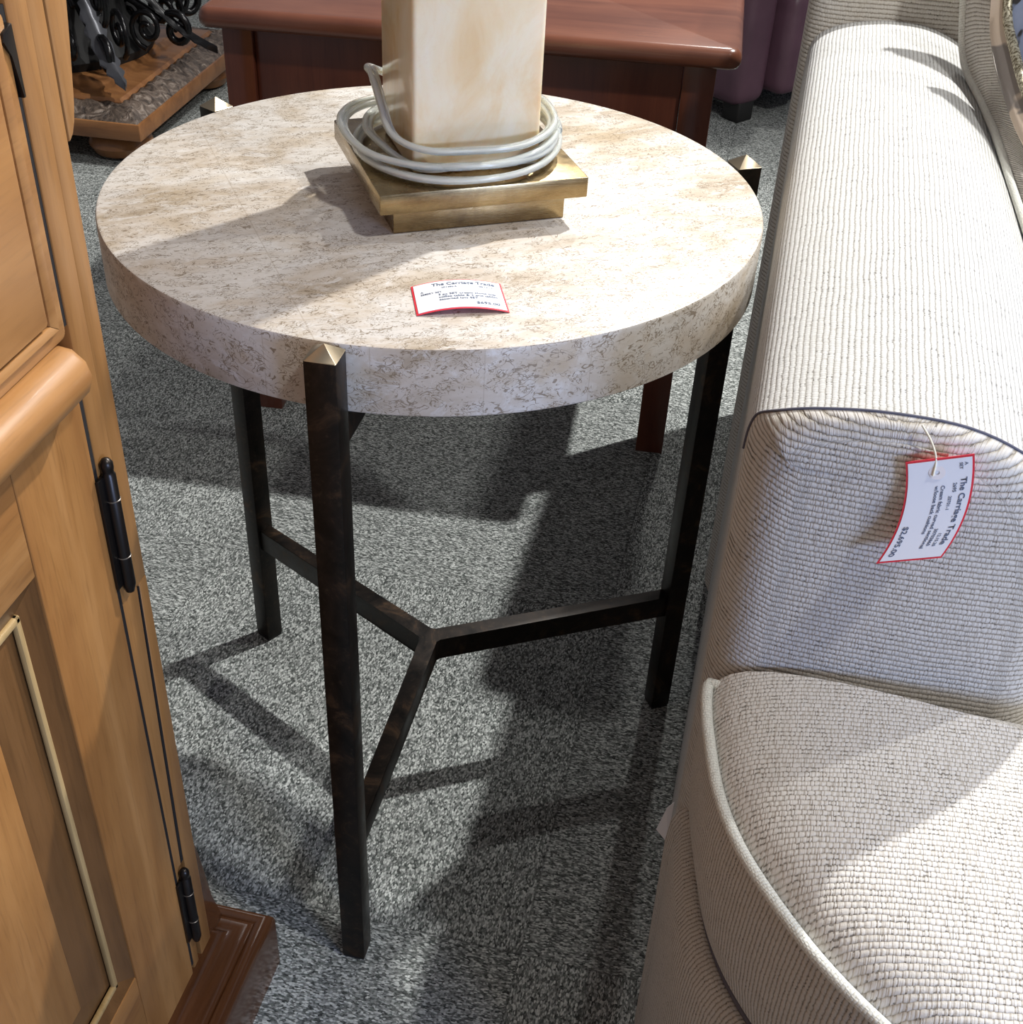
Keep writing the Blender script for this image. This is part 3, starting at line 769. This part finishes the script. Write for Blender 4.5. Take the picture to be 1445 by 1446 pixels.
# ------------------------------------------------------------------ maple cabinet
cab = thing('maple_cabinet', 'honey maple cabinet with panelled door, dark hinges and rounded waist moulding, left of the table', 'cabinet', (-0.33, -0.62, 0))
F = -0.10     # plane of the face
YE, YN = -0.335, -1.02    # far and near ends
bm = bmesh.new(); box(bm, (-0.56, YN, 0.05), (F-0.022, YE+0.0005, 1.25), 0.001)
build('carcass', bm, M['maple_z'], cab)
bm = bmesh.new()
box(bm, (F-0.022, -0.350, 0.47), (F, YE, 1.25), 0.0014)              # far stile, whole width above the groove
box(bm, (F-0.022, -0.3675, 0.47), (F, -0.349, 1.25), 0.0014)
build('face_stile', bm, M['maple_z'], cab)
bm = bmesh.new()
prism(bm, [(-0.3452, 0.47), (-0.335, 0.47), (-0.335, 0.07), (-0.3535, 0.07), (-0.3535, 0.20)], F-0.020, F, 'x', 0.0008)
prism(bm, [(-0.3675, 0.47), (-0.3472, 0.47), (-0.3585, 0.20), (-0.3585, 0.07), (-0.3675, 0.07)], F-0.020, F-0.0005, 'x', 0.0008)
build('face_stile', bm, M['maple_z'], cab)
bm = bmesh.new(); prism(bm, [(-0.3466, 0.468), (-0.3448, 0.468), (-0.3541, 0.203), (-0.3578, 0.203)], F-0.0185, F-0.0004, 'x'); build('groove_shade', bm, M['gap_shade'], cab)  # dark filler strip, shade of the groove put in as colour
bm = bmesh.new(); box(bm, (F-0.018, -0.3722, 0.085), (F-0.0006, -0.3676, 0.626)); box(bm, (F-0.018, -0.3738, 0.664), (F-0.0010, -0.3676, 0.823)); build('door_gap_shade', bm, M['gap_shade'], cab)  # dark strips painting the shade beside the door and drawer
bm = bmesh.new(); prism(bm, [(-0.336, 0.205), (-0.331, 0.19), (-0.326, 0.155), (-0.3205, 0.115), (-0.312, 0.085), (-0.308, 0.072), (-0.336, 0.072)], -0.30, F-0.001, 'x', 0.0008); build('side_bracket', bm, M['walnut_y'], cab)
bm = bmesh.new(); box(bm, (F-0.0222, YN+0.005, 0.07), (F-0.0215, -0.3405, 0.82)); build('door_gap_shade', bm, M['gap_shade'], cab)  # dark sheet behind the fronts, gap shade put into its colour
# serpentine bracket strip on the far side, above
bm = bmesh.new()
br = [(-0.3345, 0.7495), (-0.330, 0.7525), (-0.3265, 0.758), (-0.3245, 0.766), (-0.3215, 0.78), (-0.3175, 0.80), (-0.3125, 0.83), (-0.306, 0.88), (-0.300, 0.95), (-0.300, 1.25), (-0.3345, 1.25)]
prism(bm, br, -0.30, F+0.0005, 'x', 0.0008); build('side_bracket', bm, M['maple_z'], cab)
# upper drawer front
bm = bmesh.new()
def rounded(y0, y1, z0, z1, r, n_=4, corners=(1, 1, 1, 1)):
    out = []
    for (cy, cz, a0, on) in ((y1, z1, 0, corners[0]), (y0, z1, 90, corners[1]), (y0, z0, 180, corners[2]), (y1, z0, 270, corners[3])):
        if not on: out.append((cy, cz)); continue
        sy = -1 if cy == y1 else 1; sz = -1 if cz == z1 else 1
        for i in range(n_+1):
            a = R_(a0+90*i/n_); out.append((cy+sy*r+r*math.cos(a), cz+sz*r+r*math.sin(a)))
    return out
def frame(bm, y0, y1, z0, z1, wy0, wy1, wz0, wz1, x0, x1, r=0.0):
    """door frame as four mitred members"""
    o = [(y0, z0), (y1, z0), (y1, z1), (y0, z1)]; i_ = [(y0+wy0, z0+wz0), (y1-wy1, z0+wz0), (y1-wy1, z1-wz1), (y0+wy0, z1-wz1)]
    for k_ in range(4):
        j = (k_+1) % 4; prism(bm, [o[k_], o[j], i_[j], i_[k_]], x0, x1, 'x', 0.0006)
dr = None
bm = bmesh.new()
prism(bm, rounded(-0.95, -0.3735, 0.6605, 0.822, 0.004), F-0.018, F+0.0015, 'x', 0.001)
dr = build('drawer', bm, M['maple_y'], cab)
bm = bmesh.new(); frame(bm, -0.94, -0.383, 0.6695, 0.815, 0.008, 0.008, 0.0055, 0.0055, F+0.001, F+0.0045); build('drawer_moulding', bm, M['maple_y'], dr)
bm = bmesh.new(); box(bm, (F+0.001, -0.93, 0.677), (F+0.0058, -0.3935, 0.807), 0.002); build('drawer_panel', bm, M['maple_y'], dr)
bm = bmesh.new(); prism(bm, [(-0.3745, 0.803), (-0.3715, 0.783), (-0.3695, 0.783), (-0.3700, 0.816), (-0.3785, 0.8135), (-0.380, 0.810)], F-0.004, F+0.003, 'x', 0.0005)
build('drawer_hinge', bm, M['gunmetal'], cab)
# waist moulding
bm = bmesh.new()
sec = [(F-0.02, 0.6305), (F+0.004, 0.6305), (F+0.012, 0.6325), (F+0.018, 0.638), (F+0.0205, 0.646), (F+0.018, 0.654), (F+0.012, 0.6590), (F+0.004, 0.660), (F-0.02, 0.660)]
yend = -0.388; N_ = 7
ringsW = [[bm.verts.new((x, YN, z)) for x, z in sec]]
for kq in range(N_):
    a = kq/(N_-1)*PI/2
    d = 0.014*math.sin(a); s = math.cos(a)*0.999+0.001
    ringsW.append([bm.verts.new((F-0.02+(x-F+0.02)*max(0.25, s) if x > F else x, yend-0.0+d, 0.6455+(z-0.6455)*max(0.35, s**0.7))) for x, z in sec])
for A, B in zip(ringsW, ringsW[1:]):
    for i in range(len(sec)-1): bm.faces.new((A[i], A[i+1], B[i+1], B[i]))
bm.faces.new(ringsW[-1])
build('waist_moulding', bm, M['maple_y'], cab, smooth=50)
# lower door
DX0, DX1 = F-0.02, F+0.0004
zt, zb, yi, zi, zbi = 0.6285, 0.078, -0.446, 0.553, 0.178
bm = bmesh.new(); prism(bm, rounded(yi, -0.3720, zb, zt, 0.0012), DX0, DX1, 'x', 0.0008)
door = build('cabinet_door', bm, M['maple_z'], cab); door['label'] = 'far stile of the lower door'
bm = bmesh.new(); box(bm, (DX0, -0.90, zi), (DX1-0.0003, yi-0.0002, zt), 0.0008); build('door_rail', bm, M['maple_y'], door)
bm = bmesh.new(); box(bm, (DX0, -0.90, zb), (DX1-0.0003, yi-0.0002, zbi), 0.0008); build('door_rail', bm, M['maple_y'], door)
bm = bmesh.new(); box(bm, (DX0, -0.97, zb), (DX1, -0.9002, zt), 0.0008); build('door_stile', bm, M['maple_z'], door)
# recessed cove, pale bead, sloping bevel and raised field
def fr_strip(name, m, o0, o1, x0, x1):
    bm = bmesh.new()
    def rect(o): return [(yi-o, zbi+o*0.8), (yi-o, zi-o*0.9), (-0.90+o, zi-o*0.9), (-0.90+o, zbi+o*0.8)]
    A, B = rect(o0), rect(o1)
    VA = [bm.verts.new((x0, y, z)) for y, z in A]; VB = [bm.verts.new((x1, y, z)) for y, z in B]
    for i in range(4): bm.faces.new((VA[i], VA[(i+1) % 4], VB[(i+1) % 4], VB[i]))
    return build(name, bm, m, door, smooth=0)
fr_strip('panel_cove', M['glaze'], 0.0, 0.0165, F-0.001, F-0.0065)
bm = bmesh.new()
for (y0, z0, y1, z1) in ((yi-0.0165-0.0047, zbi+0.012, yi-0.0165, zi-0.0145), (-0.88, zi-0.0145-0.0047, yi-0.0165, zi-0.0145), (-0.88, zbi+0.012, yi-0.0165, zbi+0.0167)):
    box(bm, (F-0.0075, y0, z0), (F-0.0035, y1, z1), 0.0012)
build('panel_bead', bm, M['maple_pale'], door)
fr_strip('panel_bevel', M['glaze'], 0.0195, 0.060, F-0.0085, F-0.0045)
bm = bmesh.new(); box(bm, (F-0.012, -0.90+0.060, zbi+0.048), (F-0.0036, yi-0.0595, zi-0.054), 0.0012); build('raised_panel', bm, M['maple_z'], door)
# hinges
for z0, z1 in ((0.483, 0.573), (0.117, 0.199)):
    bm = bmesh.new(); cx, cy = F+0.0042, -0.3635
    lathe(bm, [(0.0005, z0-0.004), (0.0028, z0-0.003), (0.0036, z0), (0.0042, z0+0.002), (0.0044, z0+0.004), (0.0044, z1-0.006), (0.0036, z1-0.005), (0.0036, z1-0.003), (0.0040, z1-0.001), (0.0040, z1+0.002), (0.0025, z1+0.0045), (0.0004, z1+0.0055)], (cx, cy), 16)
    hg = build('hinge', bm, M['gunmetal'], cab, smooth=50)
    for zz in (z0+0.024, z1-0.024):
        bm = bmesh.new(); lathe(bm, [(0.0042, zz), (0.0047, zz+0.0003), (0.0047, zz+0.0009), (0.0042, zz+0.0012)], (cx, cy), 16)
        build('knuckle_ring', bm, M['worn'], hg, smooth=50)
    bm = bmesh.new(); box(bm, (F+0.0005, -0.3735, z0+0.004), (F+0.0028, cy+0.001, z1-0.006), 0.0004); build('hinge_leaf', bm, M['gunmetal'], hg)
# base moulding, darker, along the face and round the far end
bm = bmesh.new()
bs = [(-0.02, 0.0), (0.041, 0.0), (0.041, 0.062), (0.0400, 0.0665), (0.0375, 0.0705), (0.0335, 0.0720), (0.0295, 0.0705), (0.0275, 0.0685), (0.0265, 0.0705), (0.0225, 0.0725), (0.0165, 0.0725), (0.0115, 0.0745), (0.0085, 0.0790), (0.0065, 0.0820), (0.0035, 0.0835), (-0.001, 0.0835), (-0.02, 0.0835)]
bs = [(x, z if z < 0.073 else 0.073+(z-0.073)*0.5) for x, z in bs]
path = [((F, YN), (1, 0)), ((F, YE), (1, 1)), ((-0.56, YE), (0, 1))]
RG = [[bm.verts.new((c[0]+d[0]*x, c[1]+d[1]*x, z)) for x, z in bs] for c, d in path]
for A, B in zip(RG, RG[1:]):
    for i in range(len(bs)): bm.faces.new((A[i], A[(i+1) % len(bs)], B[(i+1) % len(bs)], B[i]))
bm.faces.new(RG[0]); bm.faces.new(RG[-1])
build('base_moulding', bm, M['walnut_y'], cab, smooth=50)['label'] = 'glossy dark brown plinth moulding'

# ------------------------------------------------------------------ mahogany end table behind
ca = R_(4)
mt = thing('mahogany_end_table', 'reddish brown mahogany end table with moulded top, standing behind the round table', 'table', (-0.09, 0.95, 0), ca)
Mc = Matrix.Rotation(ca, 4, 'Z')
def cbuild(name, bm, m, par=None, smooth=35):
    bmesh.ops.transform(bm, matrix=Mc, verts=bm.verts); return build(name, bm, m, par or mt, smooth)
x0, x1, y0, y1 = -0.412, 0.236, 0.606, 1.25
bm = bmesh.new()
sec = [(0.012, 0.5355), (0.004, 0.5365), (0.0005, 0.541), (0.0, 0.547), (0.002, 0.553), (0.007, 0.557), (0.013, 0.5585)]
def rrect(i_, r=0.016):
    o = []
    for cx, cy, a0 in ((x1-r, y1-r, 0), (x0+r, y1-r, 90), (x0+r, y0+r, 180), (x1-r, y0+r, 270)):
        for q in range(7):
            a = R_(a0+15*q); o.append((cx+(r-i_*0.8)*math.cos(a)-0.2*i_*math.copysign(1, math.cos(a)+1e-9)*0, cy+(r-i_*0.8)*math.sin(a)))
    return o
RG = [[bm.verts.new((x, y, z)) for x, y in rrect(i_)] for i_, z in sec]
for A, B in zip(RG, RG[1:]):
    for i in range(len(A)): bm.faces.new((A[i], A[(i+1) % len(A)], B[(i+1) % len(A)], B[i]))
bm.faces.new(RG[0]); bm.faces.new(RG[-1])
cbuild('tabletop', bm, M['mahog_x'], smooth=50)
lx0, lx1, ly0, ly1 = -0.390, 0.210, 0.634, 1.225
for cx, cy in ((lx0, ly0), (lx1-0.038, ly0), (lx0, ly1-0.038), (lx1-0.038, ly1-0.038)):
    bm = bmesh.new(); vs = box(bm, (cx, cy, 0.0), (cx+0.038, cy+0.038, 0.5355), 0.0012)
    cbuild('leg', bm, M['mahog_z'])
for nm, lo, hi in (('front_apron', (lx0+0.0385, ly0+0.007, 0.36), (lx1-0.0385, ly0+0.026, 0.535)), ('rear_apron', (lx0+0.0385, ly1-0.026, 0.36), (lx1-0.0385, ly1-0.007, 0.535)),
                   ('side_apron', (lx0+0.006, ly0+0.0385, 0.36), (lx0+0.025, ly1-0.0385, 0.535)), ('side_apron', (lx1-0.025, ly0+0.0385, 0.36), (lx1-0.006, ly1-0.0385, 0.535))):
    bm = bmesh.new(); box(bm, lo, hi, 0.001); cbuild(nm, bm, M['mahog_z'])

# ------------------------------------------------------------------ plum leather chair far behind
la = R_(52)
lc = thing('leather_armchair', 'plum leather armchair partly hidden between the mahogany table and the sofa', 'armchair', (0.45, 2.5, 0), la)
Ma = Matrix.Translation((0.145, 2.045, 0)) @ Matrix.Rotation(la, 4, 'Z')
def abuild(name, bm, m, smooth=60):
    bmesh.ops.transform(bm, matrix=Ma, verts=bm.verts); return build(name, bm, m, lc, smooth)
bm = bmesh.new(); box(bm, (0.0, 0.0, 0.035), (0.098, 0.62, 0.62), 0.03, 5); abuild('arm', bm, M['leather'])
bm = bmesh.new(); box(bm, (0.104, -0.035, 0.05), (0.20, 0.6, 0.27), 0.03, 5); box(bm, (0.2, -0.035, 0.05), (0.62, 0.6, 0.27), 0.03, 5); abuild('seat', bm, M['leather'])
bm = bmesh.new(); box(bm, (0.104, -0.02, 0.275), (0.62, 0.45, 0.42), 0.045, 5); abuild('seat_cushion', bm, M['leather'])
bm = bmesh.new(); box(bm, (0.0, 0.5, 0.035), (0.72, 0.72, 0.95), 0.05, 5); abuild('backrest', bm, M['leather'])
bm = bmesh.new(); box(bm, (0.624, 0.0, 0.035), (0.72, 0.62, 0.62), 0.03, 5); abuild('arm', bm, M['leather'])
for px_, py_ in ((0.02, 0.01), (0.65, 0.01), (0.02, 0.64), (0.65, 0.64)):
    bm = bmesh.new(); box(bm, (px_, py_, 0), (px_+0.05, py_+0.05, 0.045), 0.004); abuild('foot', bm, M['rubber'])

# ------------------------------------------------------------------ iron and wood pedestal table, back left
pa = R_(2)
PX, PY = -0.985, 1.395      # front right corner of the slab
side = 0.62
pt = thing('pedestal_table', 'scrolled black iron pedestal on carved square wooden base with bun feet, back left', 'table', (PX-side/2, PY+side/2, 0), pa)
Mp = Matrix.Translation((PX, PY, 0)) @ Matrix.Rotation(pa, 4, 'Z')
def pbuild(name, bm, m, smooth=40, par=None):
    bmesh.ops.transform(bm, matrix=Mp, verts=bm.verts); return build(name, bm, m, par or pt, smooth)
bm = bmesh.new(); box(bm, (-side, 0, 0.058), (0, side, 0.092), 0.003); slab = pbuild('base_slab', bm, M['pine'])
def sqring(bm, prof_):
    RG = [[bm.verts.new((x, y, z)) for x, y in ((-side+i_, i_), (-i_, i_), (-i_, side-i_), (-side+i_, side-i_))] for i_, z in prof_]
    for A, B in zip(RG, RG[1:]):
        for i in range(4): bm.faces.new((A[i], A[(i+1) % 4], B[(i+1) % 4], B[i]))
    return RG
bm = bmesh.new(); RG = sqring(bm, [(0.004, 0.0918), (0.010, 0.0975), (0.026, 0.108), (0.044, 0.114), (0.056, 0.113), (0.06, 0.0918)])
bmesh.ops.subdivide_edges(bm, edges=[e for e in bm.edges if e.calc_length() > 0.2], cuts=60)
for v in bm.verts:
    v.co.z += 0.0022*math.sin(60*(v.co.x+v.co.y)*2.6)*(1 if v.co.z > 0.096 else 0)
pbuild('carved_moulding', bm, M['carved'], 80, slab)
bm = bmesh.new(); RG = sqring(bm, [(0.058, 0.0918), (0.058, 0.112), (0.064, 0.118), (0.10, 0.121), (0.11, 0.130), (0.115, 0.132)]); bm.faces.new(RG[-1]); bm.faces.new(RG[0]); pbuild('base_top', bm, M['pine'], 40, slab)
for cx, cy in ((-0.085, 0.085), (-side+0.085, 0.085), (-0.085, side-0.085), (-side+0.085, side-0.085)):
    bm = bmesh.new(); lathe(bm, [(0.03, 0.0), (0.055, 0.008), (0.066, 0.026), (0.060, 0.045), (0.04, 0.0585)], (cx, cy), 28); pbuild('bun_foot', bm, M['pine'])
# iron work
cx, cy = -side/2, side/2
bm = bmesh.new(); lathe(bm, [(0.20, 0.131), (0.21, 0.15), (0.185, 0.18), (0.16, 0.21), (0.15, 0.25), (0.165, 0.31), (0.17, 0.38), (0.10, 0.45), (0.05, 0.5), (0.045, 0.6), (0.08, 0.64), (0.10, 0.70)], (cx, cy), 28); pbuild('urn', bm, M['iron_matte'], 60)
def spiral(c, r0, r1, a0, turns_, n_=26):
    return [(c[0]+(r0+(r1-r0)*i/n_)*math.cos(a0+turns_*2*PI*i/n_), c[1]+(r0+(r1-r0)*i/n_)*math.sin(a0+turns_*2*PI*i/n_)) for i in range(n_+1)]
for q in range(8):
    a = R_(-45+45*q); diag = q % 2 == 0
    d = Vector((math.cos(a), math.sin(a), 0)); s_ = Vector((-d.y, d.x, 0)); k_ = 1.0 if diag else 0.92
    def P3(r, z, s=0.0): return Vector((cx, cy, 0)) + d*r*k_ + s_*s + Vector((0, 0, z))
    bm = bmesh.new()
    # S-scroll: a small curl at the foot, big belly, curl at the top
    low = spiral((0.30, 0.185), 0.008, 0.038, 0.5, 1.35)
    up_ = spiral((0.11, 0.50), 0.055, 0.012, -0.6, -1.4)
    mid = catmull([Vector((*low[-1], 0)), Vector((0.235, 0.22, 0)), Vector((0.15, 0.27, 0)), Vector((0.10, 0.36, 0)), Vector((0.145, 0.44, 0)), Vector((*up_[0], 0))], 8)
    pth = low + [(p.x, p.y) for p in mid[1:-1]] + up_
    tube(bm, [P3(r, z) for r, z in pth], 0.0085, 8)
    tube(bm, [P3(r, z, 0.022*math.sin(PI*i/20)) for i, (r, z) in enumerate([(0.06+0.24*i/20, 0.20+0.20*math.sin(PI*i/20*0.9)) for i in range(21)])], 0.0055, 6)
    tube(bm, [P3(r, z, -0.02) for r, z in spiral((0.22, 0.30), 0.008, 0.045, 1.2, 1.5)], 0.006, 6)
    tube(bm, [P3(r, z, 0.03) for r, z in spiral((0.17, 0.205), 0.006, 0.032, 2.2, -1.5)], 0.005, 6)
    tube(bm, [P3(r, z, 0.05) for r, z in spiral((0.25, 0.215), 0.008, 0.05, 2.6, -1.6)], 0.006, 6)
    tube(bm, [P3(r, z, -0.055) for r, z in spiral((0.255, 0.20), 0.006, 0.042, 0.8, 1.6)], 0.006, 6)
    tube(bm, [P3(r, z, 0.0) for r, z in spiral((0.30, 0.30), 0.008, 0.055, 2.0, -1.5)], 0.0065, 6)
    sco = pbuild('scroll', bm, M['iron'], 80)
    # acanthus leaf lying down the foot of each scroll
    if q in (0, 1, 7):
        bm = bmesh.new(); rows = []
        for i in range(17):
            t = i/16; r = 0.20+0.195*t; z = 0.29-0.135*t-0.02*math.sin(PI*t) + 0.006
            wv = (0.019 if q == 0 else 0.012)*math.sin(PI*min(1, 0.1+t*0.9))**0.7*(1+0.28*math.sin(t*44)) + 0.001
            rows.append([P3(r, z-0.012*abs(x)**1.5*1.0, x*wv) for x in (-1, -0.66, -0.33, 0, 0.33, 0.66, 1)])
        A = grid(bm, rows); B = grid(bm, [[p-Vector((0, 0, 0.003)) for p in row] for row in rows])
        pbuild('leaf', bm, M['silvered'] if q == 0 else M['iron'], 50, sco)
bm = bmesh.new(); box(bm, (-side-0.12, -0.12, 0.74), (0.12, side+0.12, 0.775), 0.006); lathe(bm, [(0.11, 0.7), (0.2, 0.74)], (cx, cy), 28); pbuild('tabletop', bm, M['pine'])
